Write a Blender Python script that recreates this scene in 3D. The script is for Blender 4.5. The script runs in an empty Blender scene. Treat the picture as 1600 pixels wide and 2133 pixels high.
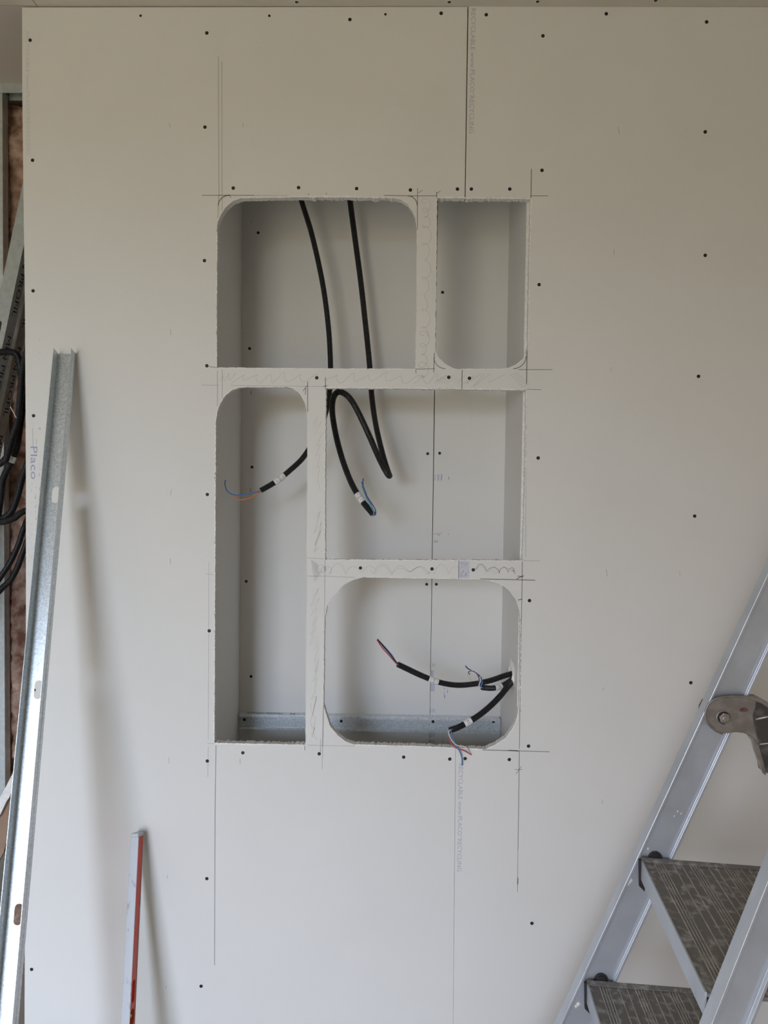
import bpy, bmesh, math, random
from mathutils import Vector, Matrix, noise
from mathutils.geometry import delaunay_2d_cdt
random.seed(7)
SC = bpy.context.scene
COL = SC.collection

# ------------------------------------------------------------------ camera
FPX = 1600.0                                   # focal length in pixels of the 1600x2133 frame
YAW, PITCH, ROLL = math.atan(30/FPX), math.atan(54.5/FPX), 0.013
CAM = Vector((0, -2.08, 1.67))
FWD = Vector((-math.sin(YAW)*math.cos(PITCH), math.cos(YAW)*math.cos(PITCH), -math.sin(PITCH)))
_r = FWD.cross(Vector((0, 0, 1))).normalized(); _u = _r.cross(FWD)
RGT = math.cos(ROLL)*_r + math.sin(ROLL)*_u
UPV = -math.sin(ROLL)*_r + math.cos(ROLL)*_u
cd = bpy.data.cameras.new('camera'); cam = bpy.data.objects.new('camera', cd); COL.objects.link(cam)
cd.sensor_fit = 'VERTICAL'; cd.sensor_height = 24.0; cd.lens = 24.0*FPX/2133
cd.clip_start = 0.02
M = Matrix((RGT, UPV, -FWD)).transposed().to_4x4(); M.translation = CAM
cam.matrix_world = M
SC.camera = cam

def P(px, py, y=0.0):
    """point of the plane at depth y (metres behind the wall face) that the photo shows at a pixel"""
    d = FWD*FPX + RGT*(px-800) - UPV*(py-1066.5)
    return CAM + d*((y-CAM.y)/d.y)

# ------------------------------------------------------------------ world, daylight, exposure
wd = bpy.data.worlds.new('World'); SC.world = wd; wd.use_nodes = True
bg = wd.node_tree.nodes['Background']
SKY, GROUND = (14.0, 14.7, 17.6), (4.80, 4.25, 2.80)      # open sky above the horizon, warm ground and buildings below it
_n = wd.node_tree.nodes; _l = wd.node_tree.links
_tc = _n.new('ShaderNodeTexCoord'); _sp = _n.new('ShaderNodeSeparateXYZ'); _rp = _n.new('ShaderNodeValToRGB')
_mr = _n.new('ShaderNodeMapRange'); _mr.inputs[1].default_value = -0.25; _mr.inputs[2].default_value = 0.25
_l.new(_tc.outputs['Generated'], _sp.inputs[0]); _l.new(_sp.outputs[2], _mr.inputs[0]); _l.new(_mr.outputs[0], _rp.inputs[0])
_rp.color_ramp.elements[0].position = 0.40; _rp.color_ramp.elements[1].position = 0.66
_rp.color_ramp.elements[0].color = (*GROUND, 1); _rp.color_ramp.elements[1].color = (*SKY, 1)
_l.new(_rp.outputs[0], bg.inputs[0]); bg.inputs[1].default_value = 1.0
def area(name, loc, target, sx, sy, power, col, spread=180):
    l = bpy.data.lights.new(name, 'AREA'); l.shape = 'RECTANGLE'; l.size = sx; l.size_y = sy
    l.energy = power; l.color = col; l.spread = math.radians(spread)
    o = bpy.data.objects.new(name, l); COL.objects.link(o); o.location = loc
    o.rotation_euler = (Vector(target)-Vector(loc)).to_track_quat('-Z', 'Y').to_euler()
    return o
area('open_sky_light', (-0.5, -9, 4.6), (-0.9, 0, 0.6), 5, 4.8, 3000*0.41, (0.45, 0.72, 1.0), 180)
portal = area('window_portal', (-1.575, -4.58, 1.32), (-1.575, 0, 1.32), 1.45, 2.55, 1, (1, 1, 1)); portal.data.cycles.is_portal = True
SC.view_settings.view_transform = 'Standard'; SC.view_settings.look = 'None'
SC.view_settings.exposure = 0.0; SC.view_settings.gamma = 1.0
SC.view_settings.use_curve_mapping = False

# ------------------------------------------------------------------ materials
def mat(name, col, rough=0.8, metal=0.0, var=0.0, vscale=8.0, bump=0.0, bscale=60.0, col2=None, tex='NOISE', spec=None, lo=0.35, hi=0.65, stretch=None):
    m = bpy.data.materials.new(name); m.use_nodes = True
    nt = m.node_tree; b = nt.nodes['Principled BSDF']
    b.inputs['Roughness'].default_value = rough; b.inputs['Metallic'].default_value = metal
    if spec is not None: b.inputs['Specular IOR Level'].default_value = spec
    b.inputs['Base Color'].default_value = (*col, 1)
    if var or bump or col2:
        tc = nt.nodes.new('ShaderNodeTexCoord'); mp = nt.nodes.new('ShaderNodeMapping')
        nt.links.new(tc.outputs['Object'], mp.inputs[0])
        if stretch: mp.inputs['Scale'].default_value = stretch
    if var or col2:
        if tex == 'VORONOI':
            t = nt.nodes.new('ShaderNodeTexVoronoi'); out = t.outputs['Color']
        else:
            t = nt.nodes.new('ShaderNodeTexNoise'); t.inputs['Detail'].default_value = 6; out = t.outputs[0]
        t.inputs['Scale'].default_value = vscale
        nt.links.new(mp.outputs[0], t.inputs[0])
        r = nt.nodes.new('ShaderNodeValToRGB')
        r.color_ramp.elements[0].position = lo; r.color_ramp.elements[1].position = hi
        c2 = col2 if col2 else tuple(min(1, c*(1+var)) for c in col)
        c1 = col if col2 else tuple(c*(1-var) for c in col)
        r.color_ramp.elements[0].color = (*c1, 1); r.color_ramp.elements[1].color = (*c2, 1)
        nt.links.new(out, r.inputs[0]); nt.links.new(r.outputs[0], b.inputs['Base Color'])
    if bump:
        t2 = nt.nodes.new('ShaderNodeTexNoise'); t2.inputs['Scale'].default_value = bscale; t2.inputs['Detail'].default_value = 5
        nt.links.new(mp.outputs[0], t2.inputs[0])
        bn = nt.nodes.new('ShaderNodeBump'); bn.inputs['Strength'].default_value = bump; bn.inputs['Distance'].default_value = 0.002
        nt.links.new(t2.outputs[0], bn.inputs['Height']); nt.links.new(bn.outputs[0], b.inputs['Normal'])
    return m
MT = dict(
    paper=mat('plasterboard_paper', (0.738, 0.728, 0.702), 0.85, var=0.012, vscale=3.0, bump=0.05, bscale=900, spec=0.25),
    gypsum=mat('gypsum_core', (0.78, 0.77, 0.74), 0.95, var=0.08, vscale=120, bump=0.6, bscale=300),
    torn=mat('fresh_torn_gypsum', (0.86, 0.855, 0.84), 0.95, var=0.05, vscale=200, bump=0.5, bscale=400),
    ceil=mat('ceiling_paper', (0.64, 0.60, 0.53), 0.9, var=0.02, vscale=4),
    floor=mat('concrete_screed', (0.42, 0.37, 0.31), 0.8, var=0.15, vscale=5, bump=0.2, bscale=40),
    room=mat('room_plaster', (0.68, 0.62, 0.52), 0.9, var=0.02, vscale=2),
    frame=mat('window_frame_white', (0.7, 0.7, 0.68), 0.5),
    screw=mat('phosphated_screw', (0.022, 0.02, 0.02), 0.55, metal=0.3),
    dimple=mat('screw_dimple_paper', (0.82, 0.815, 0.79), 0.9),
    pencil=mat('pencil_graphite', (0.20, 0.19, 0.18), 0.7),
    pencil_soft=mat('pencil_graphite_faint', (0.46, 0.445, 0.42), 0.75),
    pencil_pale=mat('pencil_graphite_pale', (0.57, 0.555, 0.53), 0.75),
    ink=mat('blue_print_ink', (0.45, 0.46, 0.53), 0.8),
    ink_blue=mat('strong_blue_print_ink', (0.36, 0.38, 0.55), 0.8),
    ink_band=mat('printed_tint', (0.60, 0.61, 0.68), 0.85),
    scuff=mat('white_plaster_scuff', (0.72, 0.71, 0.67), 0.95),
    galv=mat('galvanised_steel', (0.52, 0.57, 0.60), 0.30, metal=0.68, col2=(0.76, 0.81, 0.84), tex='VORONOI', vscale=260, bump=0.10, bscale=500, lo=0.1, hi=0.9),
    galv_rail_lit=mat('galvanised_steel_lit', (0.62, 0.66, 0.68), 0.38, metal=0.35, col2=(0.88, 0.91, 0.93), tex='VORONOI', vscale=260, bump=0.1, bscale=500, lo=0.1, hi=0.9),  # same galvanised steel in brighter colours, light painted in so the rail looks lit
    galv_dull=mat('dull_galvanised_steel', (0.52, 0.56, 0.56), 0.5, metal=0.55, var=0.08, vscale=60),
    black_ink=mat('black_stamp_ink', (0.03, 0.03, 0.03), 0.6),
    alu=mat('ladder_aluminium', (0.56, 0.60, 0.66), 0.38, metal=0.55, var=0.06, vscale=14, bump=0.06, bscale=200),
    alu_dirty=mat('worn_tread_aluminium', (0.215, 0.20, 0.19), 0.6, metal=0.25, col2=(0.60, 0.58, 0.56), vscale=60, bump=0.25, bscale=250, lo=0.50, hi=0.80),
    rib=mat('tread_rib_dusty', (0.38, 0.36, 0.335), 0.7, metal=0.2, col2=(0.60, 0.57, 0.52), vscale=40, lo=0.42, hi=0.7),
    steel=mat('worn_cast_steel', (0.30, 0.275, 0.26), 0.42, metal=0.7, col2=(0.52, 0.48, 0.45), vscale=28, bump=0.3, bscale=90, lo=0.45, hi=0.75),
    dark_steel=mat('dark_rubbed_steel', (0.10, 0.095, 0.09), 0.45, metal=0.6, col2=(0.34, 0.32, 0.30), vscale=35, lo=0.5, hi=0.8),
    rust=mat('rust_stain', (0.13, 0.055, 0.04), 0.8, var=0.4, vscale=120),
    rubber=mat('black_rubber', (0.02, 0.018, 0.02), 0.6),
    conduit=mat('black_corrugated_plastic', (0.010, 0.010, 0.012), 0.42, spec=0.45),
    sticker=mat('white_label_film', (0.78, 0.78, 0.77), 0.5),
    blue=mat('blue_wire', (0.06, 0.20, 0.50), 0.4), orange=mat('orange_wire', (0.70, 0.20, 0.06), 0.4),
    navy=mat('dark_blue_wire', (0.03, 0.04, 0.20), 0.4), red=mat('red_wire', (0.55, 0.06, 0.09), 0.4),
    white=mat('white_wire', (0.75, 0.74, 0.70), 0.4), blackw=mat('black_wire', (0.012, 0.012, 0.014), 0.4),
    teal=mat('green_wire', (0.10, 0.36, 0.30), 0.4), purple=mat('purple_wire', (0.14, 0.05, 0.12), 0.4),
    copper=mat('bare_copper', (0.60, 0.30, 0.18), 0.3, metal=1.0),
    wool=mat('mineral_wool', (0.22, 0.115, 0.08), 1.0, col2=(0.70, 0.52, 0.42), vscale=22, bump=1.0, bscale=140, lo=0.36, hi=0.72, spec=0.05),
    cardboard=mat('brown_board_paper', (0.30, 0.20, 0.14), 0.9, var=0.1, vscale=10),
    redpaint=mat('red_enamel', (0.60, 0.055, 0.025), 0.45, var=0.06, vscale=30, spec=0.3),
    milled=mat('milled_aluminium', (0.52, 0.54, 0.57), 0.65, metal=0.2, col2=(0.36, 0.37, 0.38), vscale=55, lo=0.56, hi=0.64, stretch=(1, 1, 0.5)),
    cap=mat('dark_end_cap', (0.10, 0.09, 0.085), 0.5),
    vial=mat('vial_liquid', (0.55, 0.60, 0.10), 0.1, spec=0.8),
)

# ------------------------------------------------------------------ helpers
def link(o, parent=None):
    COL.objects.link(o)
    if parent is not None: o.parent = parent
    return o
def empty(name, loc=(0, 0, 0), parent=None):
    o = bpy.data.objects.new(name, None); o.empty_display_size = 0.05
    link(o, parent); o.location = loc
    return o
def tag(o, label, cat, group=None):
    o['label'] = label; o['category'] = cat
    if group: o['group'] = group
    return o
def structure(o, label=None):
    o['kind'] = 'structure'
    if label: o['label'] = label
    return o
def origin(parent):
    """world translation of a (rotation free) parent chain"""
    v = Vector((0, 0, 0))
    while parent is not None:
        v += parent.location; parent = parent.parent
    return v
class MB:
    def __init__(s): s.v = []; s.f = []; s.m = []
    def add(s, vs, fs, mi=0):
        k = len(s.v); s.v += [Vector(a) for a in vs]
        s.f += [tuple(i+k for i in f) for f in fs]; s.m += [mi]*len(fs); return s
    def box(s, a, b, mi=0):
        x0, y0, z0 = a; x1, y1, z1 = b
        return s.add([(x0,y0,z0),(x1,y0,z0),(x1,y1,z0),(x0,y1,z0),(x0,y0,z1),(x1,y0,z1),(x1,y1,z1),(x0,y1,z1)],
                     [(3,2,1,0),(4,5,6,7),(0,1,5,4),(1,2,6,5),(2,3,7,6),(3,0,4,7)], mi)
    def hexa(s, bot, top, mi=0):
        n = len(bot)
        return s.add(list(bot)+list(top), [tuple(range(n-1, -1, -1)), tuple(range(n, 2*n))] +
                     [(i, (i+1) % n, n+(i+1) % n, n+i) for i in range(n)], mi)
    def extrude(s, sec, o, u, w, a, L, mi=0):
        """closed section [(u,w)] swept from o along unit a by L"""
        b = [o+u*p+w*q for p, q in sec]
        return s.hexa(b, [c+a*L for c in b], mi)
    def tube(s, pts, rad, n=10, mi=0, cap=True):
        pts = [Vector(p) for p in pts]; m = len(pts)
        k = len(s.v); up = None
        for i, p in enumerate(pts):
            t = (pts[min(i+1, m-1)]-pts[max(i-1, 0)]).normalized()
            if up is None:
                up = t.orthogonal().normalized()
            up = (up-t*up.dot(t)).normalized(); sd = t.cross(up)
            r = rad[i] if isinstance(rad, list) else rad
            for j in range(n):
                a = 2*math.pi*j/n
                s.v.append(p+(up*math.cos(a)+sd*math.sin(a))*r)
        for i in range(m-1):
            for j in range(n):
                s.f.append((k+i*n+j, k+i*n+(j+1) % n, k+(i+1)*n+(j+1) % n, k+(i+1)*n+j)); s.m.append(mi)
        if cap:
            s.f.append(tuple(k+j for j in range(n-1, -1, -1))); s.m.append(mi)
            s.f.append(tuple(k+(m-1)*n+j for j in range(n))); s.m.append(mi)
        return s
    def disc(s, c, nrm, r, h, n=16, mi=0):
        nrm = Vector(nrm).normalized(); u = nrm.orthogonal().normalized(); w = nrm.cross(u); c = Vector(c)
        ring = [c+(u*math.cos(2*math.pi*j/n)+w*math.sin(2*math.pi*j/n))*r for j in range(n)]
        return s.hexa(ring, [p+nrm*h for p in ring], mi)
    def build(s, name, mats, parent=None, smooth=False, recalc=True):
        off = origin(parent)
        me = bpy.data.meshes.new(name)
        me.from_pydata([v-off for v in s.v], [], s.f)
        for q in (mats if isinstance(mats, (list, tuple)) else [mats]): me.materials.append(MT[q])
        me.polygons.foreach_set('material_index', s.m)
        if recalc:
            bm = bmesh.new(); bm.from_mesh(me); bmesh.ops.recalc_face_normals(bm, faces=bm.faces); bm.to_mesh(me); bm.free()
        if smooth:
            me.polygons.foreach_set('use_smooth', [True]*len(me.polygons))
        me.update()
        return link(bpy.data.objects.new(name, me), parent)

def bevel(o, w=0.002, seg=2):
    b = o.modifiers.new('bevel', 'BEVEL'); b.width = w; b.segments = seg; b.limit_method = 'ANGLE'
    return o
def spline(pts, step=0.003):
    pts = [Vector(p) for p in pts]; q = [2*pts[0]-pts[1]]+pts+[2*pts[-1]-pts[-2]]
    fine = []
    for i in range(1, len(q)-2):
        p0, p1, p2, p3 = q[i-1:i+3]
        for k in range(40):
            t = k/40
            fine.append(0.5*((2*p1)+(p2-p0)*t+(2*p0-5*p1+4*p2-p3)*t*t+(3*p1-p0-3*p2+p3)*t**3))
    fine.append(pts[-1])
    out = [fine[0]]; acc = 0
    for a, b in zip(fine, fine[1:]):
        d = (b-a).length
        while acc+d >= step and d > 0:
            a = a+(b-a)*((step-acc)/d); out.append(a); d = (b-a).length; acc = 0
        acc += d
    return out
def inside(pt, poly):
    x, y = pt; r = False; n = len(poly); j = n-1
    for i in range(n):
        xi, yi = poly[i]; xj, yj = poly[j]
        if (yi > y) != (yj > y) and x < (xj-xi)*(y-yi)/(yj-yi)+xi: r = not r
        j = i
    return r
def cdt_plate(outline, holes):
    """triangles of an outline minus holes"""
    vs, es = [], []
    for poly in [outline]+holes:
        k = len(vs); n = len(poly); vs += [Vector(p) for p in poly]; es += [(k+i, k+(i+1) % n) for i in range(n)]
    v, e, f, *_ = delaunay_2d_cdt(vs, es, [], 0, 1e-6)
    keep = []
    for t in f:
        c = sum((v[i] for i in t), Vector((0, 0)))/len(t)
        if inside(c, outline) and not any(inside(c, h) for h in holes): keep.append(tuple(t))
    return v, keep
def plate(mb, outline, holes, to3d, nrm, th, face_mi=0, edge_mi=1):
    """a sheet with real thickness: front at to3d, back th along nrm"""
    v, tris = cdt_plate(outline, holes)
    k = len(mb.v); n = len(v)
    front = [to3d(p) for p in v]
    mb.v += front+[p+nrm*th for p in front]
    cnt = {}
    for t in tris:
        mb.f.append(tuple(k+i for i in t)); mb.m.append(face_mi)
        mb.f.append(tuple(k+n+i for i in reversed(t))); mb.m.append(face_mi)
        for a, b in zip(t, t[1:]+t[:1]):
            cnt[(a, b)] = 1
    for (a, b) in cnt:
        if (b, a) not in cnt:
            mb.f.append((k+b, k+a, k+n+a, k+n+b)); mb.m.append(edge_mi)
    return mb

def ribbon(mb, pts, w, nrm=Vector((0, -1, 0)), lift=0.0004, mi=0):
    """flat stroke of width w lying on a surface with normal nrm"""
    pts = [Vector(p)+nrm*lift for p in pts]
    k = len(mb.v)
    for i, p in enumerate(pts):
        t = (pts[min(i+1, len(pts)-1)]-pts[max(i-1, 0)])
        if t.length < 1e-9: t = Vector((1, 0, 0))
        sd = t.normalized().cross(nrm)*(w/2)
        mb.v += [p-sd, p+sd]
    for i in range(len(pts)-1):
        mb.f.append((k+2*i, k+2*i+1, k+2*i+3, k+2*i+2)); mb.m.append(mi)
    return mb
def text(name, s, o, xdir, ydir, length, m, parent, height=None):
    """flat lettering starting at o, running along xdir over the given length"""
    c = bpy.data.curves.new(name, 'FONT'); c.body = s; c.size = 1.0; c.resolution_u = 2
    t = bpy.data.objects.new(name, c); COL.objects.link(t)
    dg = bpy.context.evaluated_depsgraph_get()
    me0 = t.evaluated_get(dg).to_mesh()
    vs = [v.co.copy() for v in me0.vertices]; fs = [tuple(p.vertices) for p in me0.polygons]
    t.evaluated_get(dg).to_mesh_clear(); bpy.data.objects.remove(t); bpy.data.curves.remove(c)
    x0 = min(v.x for v in vs); x1 = max(v.x for v in vs); h = max(v.y for v in vs)
    sx = length/(x1-x0); sy = (height/h) if height else sx
    mb = MB(); mb.add([Vector(o)+xdir*((v.x-x0)*sx)+ydir*(v.y*sy) for v in vs], fs)
    return mb.build(name, m, parent, recalc=False)

# ================================================================== the setting
ZC = 2.94                                      # ceiling height
PXM = 0.0013                                   # metres per pixel on the wall face
XL, XR, YB = -2.7, 2.2, -4.6
fl = MB().box((XL, YB, -0.1), (XR, 0.75, 0)).build('floor', 'floor'); structure(fl, 'grey concrete screed floor')
xj = P(77, 19).x
ce = structure(empty('ceiling', (0, 0, ZC)), 'plasterboard ceiling above the wall')
def ceiling_board(x0, x1, y0, y1):
    return MB().box((x0, y0, ZC), (x1, y1, ZC+0.013)).build('ceiling_board', 'ceil', ce)
ceiling_board(XL, xj-0.001, -1.3, -0.002)
ceiling_board(XL, xj-.001, 0.001, 0.75)
cb = ceiling_board(xj+0.001, XR, -1.3, 0.75)
MB().box((XL, -1.32, ZC+.0135), (XR, 0.75, ZC+.04)).build('ceiling_light_stop', 'rubber', ce)  # unseen black slab added above the boards to block light through their joint
MB().hexa([(XL, -1.3, ZC), (XR, -1.3, ZC), (XR, -1.3, ZC+.02), (XL, -1.3, ZC+.02)],
          [(XL, YB, 4.45), (XR, YB, 4.45), (XR, YB, 4.47), (XL, YB, 4.47)]).build('sloped_ceiling_board', 'ceil', ce)
structure(MB().box((XL-0.1, YB, 0), (XL, 0.75, 4.5)).build('wall_left', 'room'))
structure(MB().box((XR, YB, 0), (XR+0.1, 0.75, 4.5)).build('wall_right', 'room'))
WX0, WX1, WZ0, WZ1 = -2.30, -0.85, 0.04, 2.6
wb = MB(); wb.box((XL, YB-0.15, 0), (XR, YB, WZ0)); wb.box((XL, YB-0.15, WZ1), (XR, YB, 4.5))
wb.box((XL, YB-0.15, WZ0), (WX0, YB, WZ1)); wb.box((WX1, YB-0.15, WZ0), (XR, YB, WZ1))
structure(wb.build('wall_back', 'room'))
wf = MB()
for a, b in (((WX0, WZ0), (WX1, WZ0+.06)), ((WX0, WZ1-.06), (WX1, WZ1)), ((WX0, WZ0), (WX0+.06, WZ1)), ((WX1-.06, WZ0), (WX1, WZ1)), ((-1.60, WZ0), (-1.55, WZ1))):
    wf.box((a[0], YB-0.12, a[1]), (b[0], YB-0.05, b[1]))
structure(wf.build('window_1', 'frame'))

# ---- front wall: plasterboards with five cut-outs
def dens(pts, rough, step=3.0, seed=0):
    """closed pixel polygon resampled every few pixels, with ragged saw marks"""
    rnd = random.Random(seed); out = []; n = len(pts)
    for i in range(n):
        a, b = pts[i], pts[(i+1) % n]; r = rough[i] if isinstance(rough, list) else rough
        L = math.hypot(b[0]-a[0], b[1]-a[1]); k = max(1, int(L/step))
        nx, ny = (b[1]-a[1])/L, -(b[0]-a[0])/L
        for j in range(k):
            t = j/k; d = 0.0
            if 0 < j < k:
                d = r*(0.7*noise.noise(Vector((i*7.3+t*L*0.05, seed, 0)))+rnd.uniform(-.8, .8))
            out.append((a[0]+(b[0]-a[0])*t+nx*d, a[1]+(b[1]-a[1])*t+ny*d))
    return out
H = [
 [(452,478),(454,462),(461,446),(471,431),(485,419),(505,412),(640,410),(755,411),(820,412),(836,415),(850,424),(861,440),(866,455),(869,480),(868,620),(866,769),(640,768),(451,766),(451,620)],
 [(911,412),(1010,413),(1106,414),(1104,520),(1101,660),(1100,722),(1097,736),(1088,750),(1075,760),(1060,767),(1048,769),(1000,769),(957,769),(944,767),(926,757),(914,745),(907,732),(909,600)],
 [(449,882),(452,858),(458,841),(469,823),(483,812),(500,806),(550,806),(595,806),(611,810),(625,821),(635,840),(640,860),(640,945),(639,1250),(636,1552),(540,1550),(446,1548),(447,1300)],
 [(679,808),(850,809),(1096,812),(1095,950),(1092,1080),(1089,1168),(880,1167),(678,1166),(678,980)],
 [(676,1294),(675,1400),(674,1468),(679,1486),(688,1513),(703,1531),(721,1545),(739,1551),(880,1555),(1012,1561),(1031,1552),(1054,1537),(1069,1516),(1078,1495),(1082,1465),(1084,1370),(1085,1290),(1082,1270),(1075,1249),(1060,1228),(1042,1216),(1018,1208),(994,1206),(870,1204),(760,1202),(739,1207),(718,1217),(697,1237),(682,1261)],
]
HR = [
 [.5,.5,.5,.5,.5,1.0,2.2,2.6,1.,.4,.4,.4,.4,.5,.8,.8,.8,1.6,1.4],
 [2.6,2.6,1.4,1.,1.,.5,.5,.5,.5,.5,.4,.4,.4,.4,.4,.4,.8,.8],
 [1.2,.5,.5,.5,.5,1.,1.,.5,.5,.5,.5,.8,.8,.8,2.4,2.6,1.6,1.8],
 [1.4,2.2,1.2,1.,1.2,1.4,1.0,1.0,1.0],
 [.6,.6,.6,.4,.4,.4,.4,2.2,2.2,1.2,1.,1.,.8,.8,.8,.8,.5,.4,.4,.4,.4,.6,1.2,1.2,.5,.4,.4,.4,.4],
]
def xz(px, py): p = P(px, py); return (p.x, p.z)
holes = [[xz(*q) for q in dens(h, r, 3.0, i+1)] for i, (h, r) in enumerate(zip(H, HR))]
seam_px = [(975,14),(969,405),(962.5,790),(956,1185),(949,1562),(944,2133)]
sx = [xz(*q) for q in seam_px]
sx = [(sx[0][0], ZC)]+sx[1:]+[(sx[-1][0], 0.0)]
gapw = [0.0030, 0.0028, 0.0018, 0.0014, 0.0008, 0.0006, 0.0006]
edge = [xz(*q) for q in [(46,22),(46.5,190),(49,420),(52,650),(54,1000),(54,1300),(53,1700),(51,2133)]]
edge = dens(edge+[(-1.03, 0)], 0.0, 0.02)
el = [xz(46, 22)]+[xz(*q) for q in [(46.5,190),(49,420),(52,650),(54,1000),(54,1300),(53,1700),(51,2133)]]+[(-1.028, 0.0)]
topl = [(el[0][0], ZC-0.004)]
left_out = topl+[(x-g/2, z) for (x, z), g in zip(sx, gapw)]+el[::-1][:-1]
left_out[1] = (left_out[1][0], ZC-0.001)
XE = sx[0][0]+1.2
right_out = [(x+g/2, z) for (x, z), g in zip(sx, gapw)][::-1]+[(XE, ZC-0.001), (XE, 0.0)]
TH = 0.025
fw = structure(empty('wall_front'), 'grey plasterboard wall with five cut openings')
YV = Vector((0, 1, 0))
def board(name, outline, hs, y, th, parent, m=('paper', 'gypsum')):
    # a hole that crosses the outline is cut by the same triangulation
    mb = MB(); plate(mb, outline, hs, lambda p: Vector((p[0], y, p[1])), YV, th)
    return mb.build(name, list(m), parent)
bl = board('plasterboard', left_out, holes, 0.0, TH, fw)
br = board('plasterboard', right_out, holes[1:2]+holes[3:], 0.0, TH, fw)
b3 = board('plasterboard', [(XE+.002, 0), (XR, 0), (XR, ZC-.001), (XE+.002, ZC-.001)], [], 0.0, TH, fw)
TORN = []
def on_board(x, z):
    for (x0, z0), (x1, z1) in zip(sx, sx[1:]):
        if z1 <= z <= z0: return bl if x < x0+(x1-x0)*(z-z0)/(z1-z0) else br
    return bl

# ragged white gypsum lips along the saw cuts
def torn_lip(i, a, b, wmin, wmax, seed):
    """strip of torn core along corner a..b of opening i, reaching outwards onto the paper"""
    rn = random.Random(seed); h = H[i]; n = len(h); seg = []
    k = a
    while True:
        seg.append(h[k]);
        if k == b: break
        k = (k+1) % n
    cx = sum(p[0] for p in h)/n; cy = sum(p[1] for p in h)/n
    inn, out = [], []
    for p, q in zip(seg, seg[1:]):
        L = math.hypot(q[0]-p[0], q[1]-p[1]); m = max(1, int(L/2.5)); nx_, ny_ = (q[1]-p[1])/L, -(q[0]-p[0])/L
        if nx_*((p[0]+q[0])/2-cx)+ny_*((p[1]+q[1])/2-cy) < 0: nx_, ny_ = -nx_, -ny_
        for j in range(m):
            t = j/m; x, y = p[0]+(q[0]-p[0])*t, p[1]+(q[1]-p[1])*t
            w = wmin+(wmax-wmin)*(max(0, noise.noise(Vector((x*.07, y*.07, seed)))+.25)*.9+rn.random()**3*.8)
            inn.append((x-nx_*(.5+rn.uniform(-.3, .9)), y-ny_*(.5+rn.uniform(-.3, .9)))); out.append((x+nx_*w, y+ny_*w))
    mb = MB(); m = len(inn)
    mb.add([P(*q, -.0007) for q in inn]+[P(*q, -.0001) for q in out], [(j, j+1, m+j+1, m+j) for j in range(m-1)])
    c = P(*inn[m//2])
    return mb.build('torn_gypsum_lip', 'torn', on_board(c.x, c.z), recalc=False)
torn_lip(0, 5, 8, .2, 3.0, 1); torn_lip(0, 15, 17, .1, 1.0, 2); torn_lip(0, 17, 0, .1, 1.1, 3); torn_lip(0, 8, 15, .1, .9, 21)
torn_lip(1, 0, 2, .2, 3.4, 4); torn_lip(1, 2, 5, .6, 2.4, 5); torn_lip(1, 5, 12, .1, .7, 6)
torn_lip(2, 14, 16, .4, 3.2, 7); torn_lip(2, 16, 0, .1, 1.3, 8); torn_lip(2, 0, 7, .1, 1.0, 9)
torn_lip(3, 0, 2, .2, 1.8, 10); torn_lip(3, 2, 5, .7, 2.6, 11); torn_lip(3, 5, 7, .3, 1.3, 12)
torn_lip(4, 7, 9, .3, 2.6, 13); torn_lip(4, 9, 16, .8, 3.0, 14); torn_lip(4, 16, 21, .2, 1.2, 15); torn_lip(4, 21, 24, .2, 1.3, 16)
# unseen strips added behind the board joint to keep light from leaking through
MB().box((sx[0][0]-.025, TH+.0003, 2.79), (sx[0][0]+.025, TH+.035, ZC-.002)).build('joint_light_stop', 'galv_dull', fw)
MB().box((sx[-1][0]-.025, TH+.0003, 0), (sx[-1][0]+.025, TH+.035, .585)).build('joint_light_stop', 'galv_dull', fw)
# ---- niche behind the openings
BD = 0.36
nx0, nx1 = -0.503, 0.3345
nz0, nz1 = 0.60, 2.78
wn = structure(empty('wall_niche'), 'plasterboard lined niche behind the openings')
bs = 0.1102
back_l = board('back_board', [(nx0-.012, nz0), (bs-.0004, nz0), (bs-.0036, nz1), (nx0-.012, nz1)], [], BD, 0.013, wn)
back_r = board('back_board', [(bs+.0003, nz0), (nx1+.012, nz0), (nx1+.012, nz1), (bs+.0003, nz1)], [], BD, 0.013, wn)
MB().box((bs-.03, BD+.0131, nz0), (bs+.03, BD+.02, nz1)).build('backing_batten', 'rubber', wn)
MB().box((nx0-.013, TH+.0005, nz0), (nx0, BD-.0008, nz1)).build('side_board', 'paper', wn)
hy = P(1073, 1405, .125)
ring = [(hy.y+.036*math.cos(a)*(1+.15*math.sin(3*a)), hy.z+.020*math.sin(a)) for a in [i*math.pi/8 for i in range(16)]]
mb = MB(); plate(mb, [(TH+.0005, nz0), (BD-.0008, nz0), (BD-.0008, nz1), (TH+.0005, nz1)], [ring], lambda p: Vector((nx1, p[0], p[1])), Vector((1, 0, 0)), .013)
sbr = mb.build('side_board', ['paper', 'gypsum'], wn)
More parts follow.
